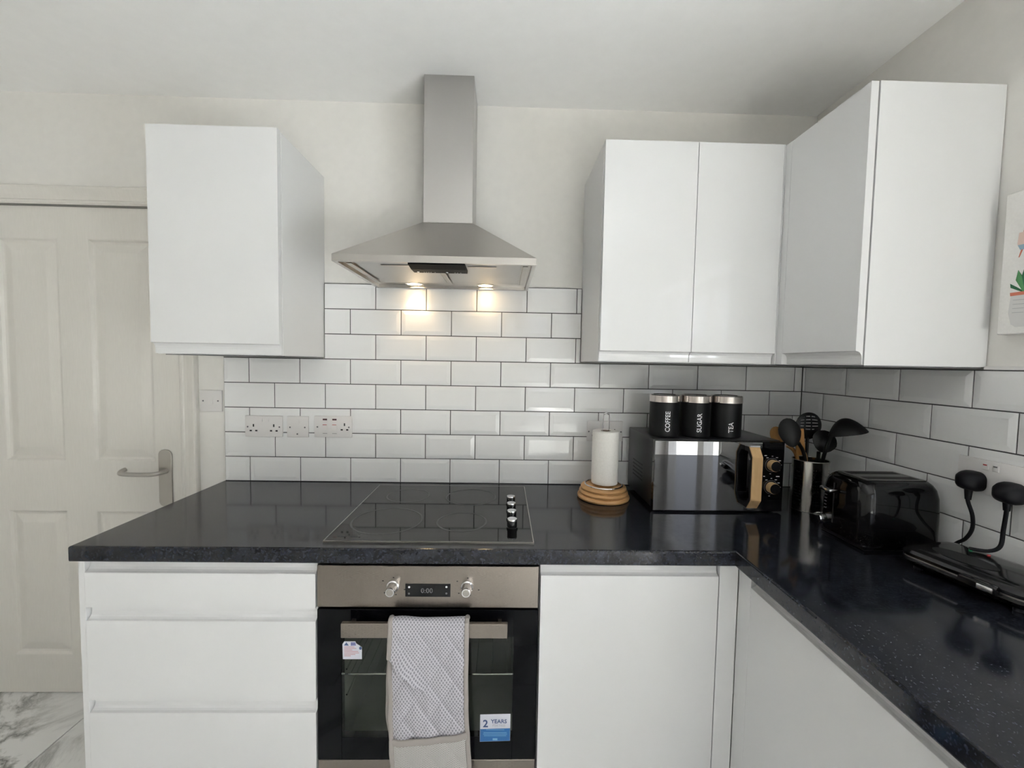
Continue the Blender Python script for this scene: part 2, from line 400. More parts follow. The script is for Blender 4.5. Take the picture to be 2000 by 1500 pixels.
prism(bm, [(-1.577 - u, .006 + v) for u, v in arch], 0.0, 1.995, 'z')
prism(bm, [(.006 + v, 1.9945 + u) for u, v in arch], -1.646, -.712, 'x')
box(bm, -.7815, -.772, .0, .13, 0, 1.9945); box(bm, -1.593, -1.577, .0, .13, 0, 1.9945); box(bm, -1.593, -.772, .0, .13, 1.9945, 2.003)
obj_arch = struct('trim_1', bm, M_doorp)
struct('wall_door_backing', box(bmn(), -1.7, -.65, .14, .2, -.003, 2.1), M_dark)  # unseen dark backing, added behind the door to stop light leaks
bm = bmn(); bsec = [(0, 0), (-.016, 0), (-.016, .10), (-.010, .115), (0, .12)]
prism(bm, [(.006 + a, b) for a, b in bsec], XL, -1.648, 'x'); prism(bm, [(.006 + a, b) for a, b in bsec], -.711, -.609, 'x')
struct('baseboard_back', bm, M_doorp)

# ------------------------------------------------------------------ patio door opening (behind and right of the camera, source of the daylight)
win = struct('window_1', bmn(), M_plastic)
bm = bmn(); fx0, fx1 = 1.955, 2.025
for a, b in ((OY0, OY0 + .07), (OY1 - .07, OY1), (-1.93, -1.84)): box(bm, fx0, fx1, a, b, .02, OZ)
box(bm, fx0, fx1, OY0, OY1, OZ - .08, OZ); box(bm, fx0, fx1, OY0, OY1, .0, .07)
obj('window_frame', bm, M_plastic, win)
for a, b in ((OY0 + .07, -1.93), (-1.84, OY1 - .07)):
    obj('pane', poly(bmn(), [(1.99, a, .07), (1.99, b, .07), (1.99, b, OZ - .08), (1.99, a, OZ - .08)]), M_pane, win)
fill_win = struct('window_rear_fill', bmn(), M_plastic)  # unseen rear glazing, added to brighten the kitchen fronts
bm = bmn(); fy0, fy1 = YR - .10, YR - .03
for a, b in ((RX0, RX0 + .07), (RX1 - .07, RX1), (1.185, 1.275)): box(bm, a, b, fy0, fy1, .0, RZ)
box(bm, RX0, RX1, fy0, fy1, RZ - .07, RZ); box(bm, RX0, RX1, fy0, fy1, .0, .07)
obj('window_frame', bm, M_plastic, fill_win)
for a, b in ((RX0 + .07, 1.185), (1.275, RX1 - .07)):
    obj('pane', poly(bmn(), [(a, YR - .065, .07), (b, YR - .065, .07), (b, YR - .065, RZ - .07), (a, YR - .065, RZ - .07)]), M_pane, fill_win)
bm = bmn(); box(bm, 5.0, 14, -16, 10, -.3, -.05); box(bm, -12, 5.0, -16, YR - .5, -.3, -.05); box(bm, XR + .3, 5.0, .5, 10, -.3, -.05)
struct('ground', bm, noisy('grey_paving', (0.19, 0.195, 0.185), (0.24, 0.245, 0.235), 6, 0.9))
struct('floor_patio', box(bmn(), XR + .285, 5.0, YR - .5, .5, -.3, -.05), noisy('pale_patio_slab', (0.50, 0.53, 0.57), (0.58, 0.61, 0.65), 5, 0.8))
bm = bmn(); box(bm, 6.0, 6.2, -9, 10, -.05, 2.1); box(bm, -12, 6.2, -9.2, -9, -.05, 2.1)  # rear stretch is added out of view to block the low sky
struct('wall_garden_sky_block', bm, noisy('garden_sky_block_render', (0.42, 0.43, 0.42), (0.50, 0.50, 0.48), 3, 0.9))

# ------------------------------------------------------------------ handleless fronts
def jprof(h, t, pull):
    """side profile (depth outwards d, height z), J-pull scooped into the top or bottom edge"""
    if pull == 'top':
        return [(0, 0), (t, 0), (t, h - .035), (t - .0006, h - .0342), (t - .0020, h - .0338), (t - .0070, h - .0325), (t - .0115, h - .0295), (t - .0150, h - .024), (t - .0168, h - .016), (t - .0172, h - .001), (t - .0178, h), (0, h)]
    if pull == 'bottom':
        return [(d, h - z) for d, z in jprof(h, t, 'top')][::-1]
    return [(0, 0), (t, 0), (t, h), (0, h)]
def front_y(bm, x0, x1, z0, z1, yback, t=.022, pull='top'):      # faces -y
    return prism(bm, [(yback - d, z0 + z) for d, z in jprof(z1 - z0, t, pull)], x0, x1, 'x')
def front_x(bm, y0, y1, z0, z1, xback, t=.022, pull='top'):      # faces -x
    return prism(bm, [(xback - d, z0 + z) for d, z in jprof(z1 - z0, t, pull)], y0, y1, 'y')

# left drawer unit
FY = -.592; FB = FY + .022
t = thing('drawer_cabinet', 'white handleless three-drawer base cabinet left of the oven', 'cabinet', (-.28, -.29, 0))
bm = bmn(); box(bm, -.588, .019, FB + .003, -.02, .15, WB - .001); obj('body', bm, M_carc, t)
obj('end_panel', rbox(-.607, -.5905, FY + .003, -.005, .005, WB - .001, .0008, 1), M_gloss, t)
for z0, z1 in ((.7365, .8665), (.479, .7345), (.16, .477)):
    obj('drawer_front', front_y(bmn(), -.588, .0185, z0, z1, FB), M_gloss, t)
obj('plinth', box(bmn(), -.588, .019, -.53, -.51, .0, .149), M_gloss, t)

# oven housing (hardly seen) and base cupboard with corner posts
t = thing('oven_housing', 'white low panel unit beneath the built-in oven', 'cabinet', (.32, -.29, 0))
obj('body', box(bmn(), .0225, .6215, FB + .003, -.02, .15, .262), M_carc, t)
obj('lower_panel', box(bmn(), .0235, .6205, FY, FB, .16, .266), M_gloss, t)
obj('plinth', box(bmn(), .0225, .6215, -.53, -.51, .0, .149), M_gloss, t)
t = thing('base_cupboard', 'white handleless base cupboard right of the oven', 'cabinet', (.87, -.29, 0))
obj('body', box(bmn(), .625, 1.165, FB + .003, -.02, .15, WB - .001), M_carc, t)
obj('door', front_y(bmn(), .6265, 1.1155, .16, .8665, FB), M_gloss, t)
obj('corner_post', rbox(1.1185, 1.1705, FY + .001, FB, .16, WB - .001, .0006, 1), M_gloss, t)
obj('plinth', box(bmn(), .625, 1.165, -.53, -.51, .0, .149), M_gloss, t)
FX = 1.1715; FXB = FX + .022
t = thing('base_cupboard', 'white handleless base cupboard along the right-hand run under the worktop', 'cabinet', (1.46, -.92, 0))
obj('body', box(bmn(), FXB + .003, XR, -1.215, -.642, .15, WB - .001), M_carc, t)
obj('door', front_x(bmn(), -1.214, -.6475, .16, .8665, FXB), M_gloss, t)
obj('corner_post', rbox(FX + .001, FXB, -.6455, FY + .002, .16, WB - .001, .0006, 1), M_gloss, t)
obj('plinth', box(bmn(), 1.23, 1.25, -1.215, -.642, .0, .149), M_gloss, t)

# worktop
bm = prism(bmn(), [(-.612, 0), (-.612, -.607), (1.151, -.607), (1.151, -1.222), (XR, -1.222), (XR, 0)], WB, WT, 'z')
es = [e for e in bm.edges if all(abs(v.co.z - WT) < 1e-5 for v in e.verts) and (all(v.co.x < -.6 for v in e.verts) or all(abs(v.co.y + .607) < 1e-4 for v in e.verts) or all(abs(v.co.x - 1.151) < 1e-4 for v in e.verts) or all(v.co.y < -1.2 for v in e.verts))]
es += [e for e in bm.edges if all(abs(v.co.z - WB) < 1e-5 for v in e.verts) and (all(abs(v.co.y + .607) < 1e-4 for v in e.verts) or all(abs(v.co.x - 1.151) < 1e-4 for v in e.verts))]
bmesh.ops.bevel(bm, geom=es, offset=.005, segments=3, profile=.5, affect='EDGES')
wk = obj('worktop', bm, M_worktop); tag(wk, 'glossy black speckled L-shaped worktop', 'worktop')

# wall cabinets
CZ0, CZ1 = 1.418, 2.128; CD = -.313; CF = -.336
t = thing('wall_cabinet', 'white single-door wall cabinet left of the hood, over the door edge', 'cabinet', (-.41, -.15, CZ0))
obj('body', rbox(-.609, -.206, CD, 0.004, CZ0, CZ1, .0006, 1), M_carc, t)
obj('door', front_y(bmn(), -.611, -.2065, CZ0 + .002, CZ1 + .003, CD - .0048, .019, 'bottom'), M_gloss, t)
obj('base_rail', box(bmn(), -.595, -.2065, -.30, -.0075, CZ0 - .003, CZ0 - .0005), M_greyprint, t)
t = thing('wall_cabinet', 'white glossy double-door wall cabinet right of the hood', 'cabinet', (1.12, -.15, CZ0))
obj('body', rbox(.829, 1.4355, CD, 0.004, CZ0, CZ1 - .004, .0006, 1), M_carc, t)
for a, b in ((.830, 1.1295), (1.1315, 1.4085)):
    obj('door', front_y(bmn(), a, b, CZ0 + .002, CZ1 - .003, CD - .0048, .019, 'bottom'), M_gloss, t)
obj('corner_post', rbox(1.4105, 1.4345, CD - .0225, CD - .0005, CZ0 + .001, CZ1 - .003, .0006, 1), M_gloss, t)
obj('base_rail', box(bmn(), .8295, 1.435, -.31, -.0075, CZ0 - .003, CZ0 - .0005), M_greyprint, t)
t = thing('wall_cabinet', 'white single-door wall cabinet on the right-hand wall beside the canvas', 'cabinet', (1.6, -.5, CZ0))
obj('body', rbox(1.4365, XR + .004, -.6465, -.004, CZ0, CZ1 - .006, .0006, 1), M_gloss, t)
obj('door', front_x(bmn(), -.6465, -.3665, CZ0 + .002, CZ1 - .008, 1.4318, .019, 'bottom'), M_gloss, t)
obj('corner_post', rbox(1.4135, 1.4355, -.3645, -.3365, CZ0 + .001, CZ1 - .006, .0006, 1), M_gloss, t)
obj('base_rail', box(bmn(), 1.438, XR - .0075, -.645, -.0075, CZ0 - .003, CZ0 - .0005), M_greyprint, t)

# ------------------------------------------------------------------ cooker hood
HX0, HX1, HY = .0065, .6075, -.447
t = thing('cooker_hood', 'stainless steel pyramid cooker hood with tall duct', 'hood', (.307, -.22, 1.7))
bm = bmn()
v0 = [(HX0, HY, 1.7185), (HX1, HY, 1.7185), (HX1, .004, 1.7185), (HX0, .004, 1.7185)]
v1 = [(.2155, -.168, 1.906), (.3985, -.168, 1.906), (.3985, .004, 1.906), (.2155, .004, 1.906)]
A = [bm.verts.new(p) for p in v0]; B = [bm.verts.new(p) for p in v1]
for i in range(4): bm.faces.new((A[i], A[(i + 1) % 4], B[(i + 1) % 4], B[i]))
bm.faces.new(B); bm.faces.new(A[::-1]); obj('canopy', bm, M_steel, t)
bm = bmn(); box(bm, HX0, HX1, HY, HY + .012, 1.698, 1.7185); box(bm, HX0, HX0 + .012, HY + .012, .004, 1.698, 1.7185); box(bm, HX1 - .012, HX1, HY + .012, .004, 1.698, 1.7185); box(bm, HX0 + .012, HX1 - .012, -.022, .004, 1.698, 1.7185)
obj('rim', bm, M_steel, t)
obj('underside', box(bmn(), HX0 + .012, HX1 - .012, HY + .012, -.022, 1.7095, 1.7175), M_steel, t)
for a, b in ((.055, .297), (.323, .565)):
    f = obj('filter', rbox(a, b, -.405, -.095, 1.7055, 1.7093, .001, 1), mat('filter_aluminium', (.50, .495, .485), .45, .8), t)
    mid = (a + b) / 2
    obj('filter_catch', rbox(mid - .045, mid + .045, -.385, -.37, 1.7025, 1.7053, .001, 1), M_satin, f)
for a in (.030, .300, .570): obj('filter_rail', rbox(a, a + .016, -.40, -.10, 1.7025, 1.7052, .0008, 1), M_satin, t)
bm = bmn()
a0 = [(.224, HY + .006, 1.6975), (.399, HY + .006, 1.6975), (.392, -.352, 1.7092), (.232, -.352, 1.7092)]
poly_ = [(HY + .003, 1.6985), (HY + .003, 1.694), (-.40, 1.6885), (-.352, 1.6885), (-.345, 1.7)]
prism(bm, poly_, .228, .396, 'x'); cp = obj('control_box', bm, mat('hood_control_black', (.003, .003, .0035), .5, spec=.08), t)
for i, u in enumerate((.243, .262, .269, .276, .283, .296, .333, .358, .366, .376)):
    obj('button', lathe(bmn(), [(.0022 if i not in (0, 6) else .004, 0), (.0022 if i not in (0, 6) else .004, -.0015)], (u, -.366, 1.6884), 10), M_white if i in (0, 6) else M_satin, cp)
obj('duct', rbox(.2185, .3955, -.1665, .004, 1.9065, CEIL, .0012, 1), M_steelv, t)
for u in (.165, .44):
    lr = obj('lamp', lathe(bmn(), [(.034, 1.7092), (.034, 1.705), (.029, 1.704), (.028, 1.7055)], (u, -.058, 0), 28, False), M_chrome, t, sm=True)
    obj('bulb_lens', lathe(bmn(), [(.0275, 1.7062), (.02, 1.7052), (.001, 1.7050)], (u, -.058, 0), 24), M_bulb, lr, sm=True)
    ld = bpy.data.lights.new('hood_halogen', 'SPOT'); lo = bpy.data.objects.new('hood_halogen', ld); COL.objects.link(lo)
    ld.energy = 2.2 if u < .3 else 0.5; ld.color = (1, .72, .42); ld.spot_size = 1.5; ld.spot_blend = .8; ld.shadow_soft_size = .012
    lo.location = (u, -.045, 1.700); lo.rotation_euler = (math.radians(14), 0, 0)

# ------------------------------------------------------------------ hob
t = thing('ceramic_hob', 'black glass ceramic hob with steel edge set in the worktop', 'hob', (.32, -.31, WT))
obj('glass', rbox(.034, .605, -.571, -.058, WT + .0003, WT + .0062, .0012, 1), M_blackgloss, t)
bm = bmn(); e = .0026
for a, b, c, d in ((.034 - e, .605 + e, -.571 - e, -.571), (.034 - e, .605 + e, -.058, -.058 + e), (.034 - e, .034, -.571, -.058), (.605, .605 + e, -.571, -.058)): box(bm, a, b, c, d, WT + .0003, WT + .0058)
obj('steel_edge', bm, M_satin, t)
M_ring = mat('hob_ring_print', (.018, .018, .018), .28)
def ring(cx, cy, r, w=.006):
    bm = bmn(); n = 56
    A = [bm.verts.new((cx + (r - w) * math.cos(2 * PI * i / n), cy + (r - w) * math.sin(2 * PI * i / n), WT + .00645)) for i in range(n)]
    B = [bm.verts.new((cx + r * math.cos(2 * PI * i / n), cy + r * math.sin(2 * PI * i / n), WT + .00645)) for i in range(n)]
    for i in range(n): bm.faces.new((A[i], B[i], B[(i + 1) % n], A[(i + 1) % n]))
    obj('heat_zone', bm, M_ring, t)
ring(.165, -.425, .108); ring(.405, -.195, .092); ring(.395, -.43, .078); ring(.175, -.185, .078)
for y in (-.478, -.408, -.338, -.268):
    k = obj('control_knob', lathe(bmn(), [(.0165, .0), (.0165, .004), (.0145, .006), (.0145, .026), (.0135, .0275)], (.549, y, WT + .0064), 28), M_blackgloss, t, sm=True)
    obj('knob_cap', lathe(bmn(), [(.0148, .0245), (.0150, .0265), (.0140, .0295), (.001, .0300)], (.549, y, WT + .0064), 28), M_chrome, k, sm=True)
for a, b, c, d in ((.060, .085, -.548, -.540), (.095, .115, -.548, -.543), (.075, .09, -.488, -.484), (.112, .117, -.53, -.525), (.12, .124, -.552, -.548)):
    obj('printed_mark', box(bmn(), a, b, c, d, WT + .0064, WT + .0066), M_ring, t)

# ------------------------------------------------------------------ oven
OX0, OX1, OT = .0235, .6205, .857
t = thing('built_in_oven', 'built-in stainless and black glass oven below the hob', 'oven', (.32, -.3, .27))
bm = bmn()
box(bm, .03, .614, FB + .004, -.06, .840, .856); box(bm, .03, .614, FB + .004, -.06, .272, .30)
box(bm, .03, .075, FB + .004, -.06, .30, .840); box(bm, .569, .614, FB + .004, -.06, .30, .840); box(bm, .075, .569, -.1, -.06, .30, .840)
obj('cavity', bm, mat('oven_enamel', (.36, .37, .34), .4), t)
rk = bmn()
for y in (-.555, -.14): tube(rk, [(.076, y, .525), (.568, y, .525)], .0026, 6)
for i in range(11): tube(rk, [(.10 + .044 * i, -.555, .5265), (.10 + .044 * i, -.14, .5265)], .0012, 5)
obj('wire_rack', rk, M_chrome, t, sm=True)
for x in (.076, .548):
    rk = bmn()
    for z in (.46, .535): tube(rk, [(x + .01, -.55, z), (x + .01, -.14, z)], .0025, 6)
    obj('side_rack', rk, M_chrome, t, sm=True)
cp = obj('control_panel', rbox(OX0, OX1, FY, FB, .741, OT, .0012, 1), M_steelo, t)
dsp = obj('display', rbox(.260, .3815, FY - .0008, FY + .001, .7715, .8075, .0003, 1), M_blackgloss, cp)
obj('digits', place(text_bm('0:00', .019), T(.318, FY - .0009, .788) @ FRONT), M_greyprint, dsp)
for x, z in ((.2705, .7985), (.371, .7995), (.270, .7805), (.371, .7815)):
    obj('display_icon', place(prism(bmn(), ell(0, 0, .003, .003, 10), 0, .0003, 'z'), T(x, FY - .0012, z) @ FRONT), M_white if z > .79 else M_greyprint, dsp)
for kx in (.2265, .4265):
    k = obj('oven_knob', lathe(bmn(), [(.0165, 0), (.0165, -.003), (.0135, -.005), (.0125, -.030), (.0115, -.0325), (.009, -.033)], (kx, FY, .800), 28, axis='y'), M_chrome, cp, sm=True)
    obj('knob_cap', lathe(bmn(), [(.009, -.0331), (.0086, -.0336), (.001, -.0337)], (kx, FY, .800), 20, axis='y'), M_satin, k, sm=True)
    for i in range(6):
        a = -.9 + i * .95
        if .9 < a < 1.4: continue
        px_, pz_ = kx + .034 * math.sin(a), .800 + .024 * math.cos(a)
        obj('printed_mark', box(bmn(), px_ - .002, px_ + .002, FY - .0003, FY, pz_ - .0012, pz_ + .0012), M_dark, cp)
M_ovenblack = mat('oven_black_glass', (.004, .004, .005), .05, spec=.14)
dr = obj('door', bev(box(box(box(box(bmn(), OX0, .088, FY, FB, .309, .735), .556, OX1, FY, FB, .309, .735), .088, .556, FY, FB, .660, .735), .088, .556, FY, FB, .309, .372), .0005, 1), M_ovenblack, t)
obj('window_pane', box(bmn(), .0885, .5555, FY + .0005, FY + .004, .3725, .6595), M_ovenglass, dr)
obj('lower_strip', rbox(OX0, OX1, FY, FB, .270, .306, .0012, 1), M_steelo, t)
h = obj('door_handle', rbox(.1025, .5375, -.634, -.6205, .683, .7215, .0012, 1), M_steelo, dr)
for x in (.118, .512): obj('handle_post', box(bmn(), x, x + .010, -.6205, FY, .694, .710), M_steelo, h)
SY = FY - .0007
s1 = obj('warning_sticker', prism(bmn(), [(.092, .596), (.1435, .596), (.1435, .630), (.128, .6405), (.126, .646), (.096, .646), (.091, .638)], SY, FY - .0001, 'y'), M_stop, dr, 'torn white warning sticker')
obj('sticker_band', prism(bmn(), [(.1135, .634), (.1275, .6345), (.126, .6435), (.1135, .6435)], SY - .0002, SY, 'y'), mat('sticker_violet', (.16, .17, .36), .5), s1)
obj('sticker_symbol', prism(bmn(), [(.095, .6345), (.108, .6345), (.1015, .6435)], SY - .0002, SY, 'y'), M_navy, s1)
obj('sticker_dot', prism(bmn(), ell(.1395, .627, .0035, .0045, 12), SY - .0002, SY, 'y'), M_navy, s1)
for i in range(7):
    z = .6295 - i * .0042; w = (.028, .033, .022, .038, .040, .030, .018)[i]
    obj('printed_line', box(bmn(), .0955, .0955 + w, SY - .0002, SY, z, z + .0018), M_sred, s1)
s2 = obj('offer_sticker', prism(bmn(), [(.467, .360), (.5505, .3625), (.5505, .4405), (.467, .4385)], SY, FY - .0001, 'y'), M_stop, dr, 'white and blue two years sticker')
obj('sticker_band', prism(bmn(), [(.4675, .3605), (.550, .363), (.550, .399), (.4675, .3965)], SY - .0002, SY, 'y'), M_sblue, s2)
obj('lettering', place(text_bm('2', .029, .0006), T(.482, SY - .0003, .4115) @ FRONT), M_navy, s2)
obj('lettering', place(text_bm('YEARS', .0155, .0002), T(.519, SY - .0003, .4185) @ FRONT), M_navy, s2)
obj('lettering', place(text_bm('FOR FREE', .0085), T(.519, SY - .0003, .4065) @ FRONT), mat('sticker_grey_type', (.45, .45, .48), .5), s2)
for i, (w, z) in enumerate(((.05, .3935), (.064, .3855), (.066, .381), (.062, .3765))):
    obj('printed_line', box(bmn(), .509 - w / 2, .509 + w / 2, SY - .0004, SY - .0002, z, z + .0022), M_slight, s2)
obj('logo_patch', box(bmn(), .5025, .5155, SY - .0004, SY - .0002, .3645, .370), mat('sticker_logo', (.2, .42, .6), .5), s2)

# ------------------------------------------------------------------ quilted oven mitt hanging over the oven handle
t = thing('oven_mitt', 'grey quilted double oven mitt hanging over the oven door handle', 'oven mitt', (.335, -.63, .3))
def sstep(a, b, x):
    x = min(max((x - a) / (b - a), 0), 1); return x * x * (3 - 2 * x)
def lrp(tab, z):
    for (za, va), (zb, vb) in zip(tab, tab[1:]):
        if zb <= z <= za: return va + (vb - va) * (za - z) / (za - zb)
    return tab[-1][1] if z < tab[-1][0] else tab[0][1]
LE = [(.74, .2335), (.66, .2345), (.62, .232), (.55, .2355), (.45, .2375), (.40, .240), (.30, .243), (.18, .246)]
RE = [(.74, .4295), (.60, .4285), (.50, .4305), (.44, .434), (.36, .440), (.30, .4425), (.18, .444)]
def mitt_surface(u, z, off, quilt=1.0):
    x = lrp(LE, z) + u * (lrp(RE, z) - lrp(LE, z))
    a, b = (x * 15 + z * 10.5), (x * 15 - z * 10.5)
    q = min(abs((a % 1) - .5), abs((b % 1) - .5)) if False else min(1 - abs((a % 1) * 2 - 1), 1 - abs((b % 1) * 2 - 1))
    puff = quilt * .0085 * max(q, 0) ** .55
    edge = .006 * (1 - sstep(0, .1, u)) + .006 * (1 - sstep(0, .1, 1 - u))
    fx, fz = x - .268, z - .600                      # the pinched fold on the left
    dline = fz + fx * 1.0
    fold = .030 * math.exp(-(fx / .042) ** 2) * sstep(-.003, .003, dline) * math.exp(-max(dline, 0) / .045)
    y = -.6415 - off - puff - fold + edge * .6 - .003 * math.sin(z * 17)
    return Vector((x, y, z))
def sheet(fn, nu, nv, thick=None):
    bm = bmn(); uvl = bm.loops.layers.uv.new('UVMap')
    g = [[(bm.verts.new(fn(i / nu, j / nv)), i / nu, j / nv) for i in range(nu + 1)] for j in range(nv + 1)]
    for j in range(nv):
        for i in range(nu):
            q = (g[j][i], g[j][i + 1], g[j + 1][i + 1], g[j + 1][i])
            f = bm.faces.new([c[0] for c in q])
            for lo, c in zip(f.loops, q): lo[uvl].uv = (c[1], c[2])
    bmesh.ops.recalc_face_normals(bm, faces=bm.faces); return bm
ztop = .7365
def body_fn(u, v):
    if v < .08:                                       # over the bar and a little way down behind
        a = (1 - v / .08); ang = a * PI * .95
        x = lrp(LE, .735) + u * (lrp(RE, .735) - lrp(LE, .735))
        R = .0135 + .0015 * math.sin(u * 9)
        return Vector((x, -.6275 - R * math.cos(ang), .7225 + R * math.sin(ang) + .0008 * math.sin(u * 14)))
    w = (v - .08) / .92; z = .7225 - w * (.7225 - .20)
    p = mitt_surface(u, z, 0, sstep(0, .06, w)); base = Vector((p.x, -.641, z)); k = sstep(0, .06, w)
    return base.lerp(p, k)
def pocket_top(x): return .4145 + (x - .24) / .19 * .021
bd = obj('quilted_body', sheet(body_fn, 60, 190), M_mitt, t, sm='all')
md = bd.modifiers.new('thickness', 'SOLIDIFY'); md.thickness = .0035; md.offset = -1
def pocket_fn(u, v):
    x0 = lrp(LE, .4); z0 = .4135 + u * .021; z = z0 - v * (z0 - .20)
    p = mitt_surface(u, z, .006, .35); p.y -= .003 * math.sin(PI * u); return p
pk = obj('pocket', sheet(pocket_fn, 40, 50), M_mitt2, t, sm='all')
md = pk.modifiers.new('thickness', 'SOLIDIFY'); md.thickness = .0025; md.offset = -1
pts = [mitt_surface(i / 24, .4095 + i / 24 * .021, .0075, .3) + Vector((0, -.003 * math.sin(PI * i / 24), 0)) for i in range(25)]
bm = bmn(); prev = None
for p in pts:
    r_ = [bm.verts.new(p + Vector((0, dy, dz))) for dy, dz in ((-.0005, -.0085), (-.0025, -.004), (-.0025, .004), (-.0005, .0085), (.003, .0085), (.003, -.0085))]
    if prev:
        for k in range(6): bm.faces.new((prev[k], prev[(k + 1) % 6], r_[(k + 1) % 6], r_[k]))
    prev = r_
bmesh.ops.recalc_face_normals(bm, faces=bm.faces)
obj('pocket_binding', bm, M_bind, t, sm=True)
for side in (0, 1):
    pts = []
    for j in range(60):
        v = j / 59; p = body_fn(side, v); p.x += (.0015 if side else -.0015)
        if v > .08 and p.z < .42: p.y -= .004
        pts.append(p)
    obj('edge_binding', tube(bmn(), pts, .0062, 8, flat=.75), M_bind, t, sm=True)
pts = [mitt_surface(0, z, 0) + Vector((-.006 - .006 * math.sin((.61 - z) * 15), .012, 0)) for z in [.625 - i * .012 for i in range(20)]]
obj('rear_layer', tube(bmn(), pts, .0055, 8), M_bind, t, sm=True)

# ------------------------------------------------------------------ sockets and switches
def screw(par, x, z, y=-.0165):
    obj('screw', lathe(bmn(), [(.0032, 0), (.0032, -.0008)], (x, y, z), 10, axis='y'), M_greyprint, par)
def pins(par, x, z, y=-.0162, m=None):
    m = m or M_dark
    for dx, dz, w, h in ((0, .0115, .0024, .0055), (-.011, -.0095, .0042, .0028), (.011, -.0095, .0042, .0028)):
        obj('pin_hole', box(bmn(), x + dx - w, x + dx + w, y - .0006, y + .001, z + dz - h, z + dz + h), m, par)
def plate(name, label, x0, x1, z0, z1, y=-.0075, d=.0085):
    o = thing(name, label, 'socket' if 'socket' in name else 'switch', ((x0 + x1) / 2, y, z0))
    obj('faceplate', rbox(x0, x1, y - d, y, z0, z1, .002, 2), M_plastic, o, sm=True); return o
def rocker(par, x, z, w=.006, h=.009, y=-.016):
    b = prism(bmn(), [(y + .001, z - h), (y - .003, z - h), (y - .0008, z + h), (y + .001, z + h)], x - w, x + w, 'x'); return obj('rocker', b, M_plastic, par)
s = plate('double_socket', 'white double socket nearest the door, left of the three wall plates', -.517, -.369, 1.0935, 1.1785)
for x in (-.483, -.4025): pins(s, x, 1.128)
for x in (-.506, -.38): screw(s, x, 1.134)
for x in (-.455, -.4295): rocker(s, x, 1.163, .008, .007)
s = plate('spur_switch', 'white single fused spur switch between the two double plates', -.351, -.2665, 1.0935, 1.1785)
rocker(s, -.309, 1.16, .009, .008)
for x in (-.338, -.279): screw(s, x, 1.134)
screw(s, -.309, 1.107)
s = plate('cooker_switch_socket', 'white cooker control plate with two switches and a socket, right of the trio', -.242, -.0925, 1.0955, 1.1815)
for x in (-.199, -.161):
    obj('indicator', box(bmn(), x - .0085, x + .0085, -.0168, -.015, 1.1645, 1.1705), mat('dark_neon', (.05, .008, .012), .3), s)
    r_ = rocker(s, x, 1.137, .011, .012); obj('switch_mark', box(bmn(), x - .008, x + .008, -.0192, -.0186, 1.1455, 1.1475), M_red, s)
    obj('switch_mark', box(bmn(), x - .009, x + .009, -.0163, -.0158, 1.110, 1.1115), M_greyprint, s)
pins(s, -.121, 1.136)
for x in (-.229, -.1035): screw(s, x, 1.137)
s = plate('light_switch', 'white single light switch on bare wall beside the door frame', -.704, -.6165, 1.191, 1.2765, y=.0065)
rocker(s, -.660, 1.234, .0095, .014, y=-.0018)
for x in (-.69, -.631): screw(s, x, 1.234, y=-.0021)
s = plate('double_socket', 'white double socket half hidden behind the kitchen roll', .861, 1.0075, 1.0945, 1.1775)
for x in (.897, .974): pins(s, x, 1.128)
for x in (.868, 1.0): screw(s, x, 1.134)
rocker(s, .925, 1.163, .008, .007); rocker(s, .947, 1.163, .008, .007)
sy0, sy1, sz0, sz1 = -.764, -.616, 1.0985, 1.1845
s = thing('double_socket', 'white double socket on the right-hand wall with two black plugs', 'socket', (XR - .007, -.69, sz0))
obj('faceplate', rbox(XR - .0165, XR - .0075, sy0, sy1, sz0, sz1, .002, 2), M_plastic, s, sm=True)
for y, m in ((-.680, M_red), (-.702, M_greyprint)):
    obj('rocker', rbox(XR - .0195, XR - .0163, y - .007, y + .007, 1.160, 1.176, .001, 1), M_plastic, s)
    obj('switch_mark', box(bmn(), XR - .0201, XR - .0194, y - .004, y + .004, 1.171, 1.174), m, s)

# ------------------------------------------------------------------ kitchen roll on wooden ringed stand
KX, KY = .897, -.165
t = thing('kitchen_roll_holder', 'ringed wooden kitchen roll stand with chrome wire loop', 'roll holder', (KX, KY, WT))
def bulge(r0, z0, z1, d=.006):
    return [(r0 - d, z0), (r0 - d * .3, z0 + (z1 - z0) * .15), (r0, (z0 + z1) / 2), (r0 - d * .3, z1 - (z1 - z0) * .15), (r0 - d, z1)]
for r0, a, b in ((.096, .0005, .0165), (.090, .0167, .0325), (.084, .0327, .048)):
    obj('wooden_ring', lathe(bmn(), bulge(r0, a, b), (KX, KY, WT), 48), M_wood, t, sm=True)
n = 40
obj('wire_ring', tube(bmn(), [(KX + .068 * math.cos(2 * PI * i / n), KY + .068 * math.sin(2 * PI * i / n), WT + .0515) for i in range(n)], .0028, 8, closed=True), M_chrome, t, sm=True)
obj('wire_loop', tube(bmn(), smooth_path([(KX - .0075, KY + .004, WT + .05), (KX - .0075, KY + .004, WT + .29), (KX - .004, KY + .004, WT + .312), (KX + .004, KY + .004, WT + .318), (KX + .012, KY + .004, WT + .312), (KX + .0155, KY + .004, WT + .29), (KX + .0155, KY + .004, WT + .05)], 5), .0022, 8), M_chrome, t, sm=True)
t = thing('kitchen_roll', 'white paper kitchen roll standing on the wooden stand', 'kitchen roll', (KX + .006, KY + .006, WT + .055))
prof = [(.0185, .056), (.0475, .056), (.0485, .058)] + [(.0485 + (.0003 if i % 2 else 0), .058 + i * .0115) for i in range(1, 17)] + [(.0482, .250), (.0465, .252), (.0185, .252)]
bm = lathe(bmn(), prof, (KX + .004, KY + .004, WT), 44, caps=False)
rv = [v for v in bm.verts if (Vector((v.co.x - KX - .004, v.co.y - KY - .004)).length < .0186)]
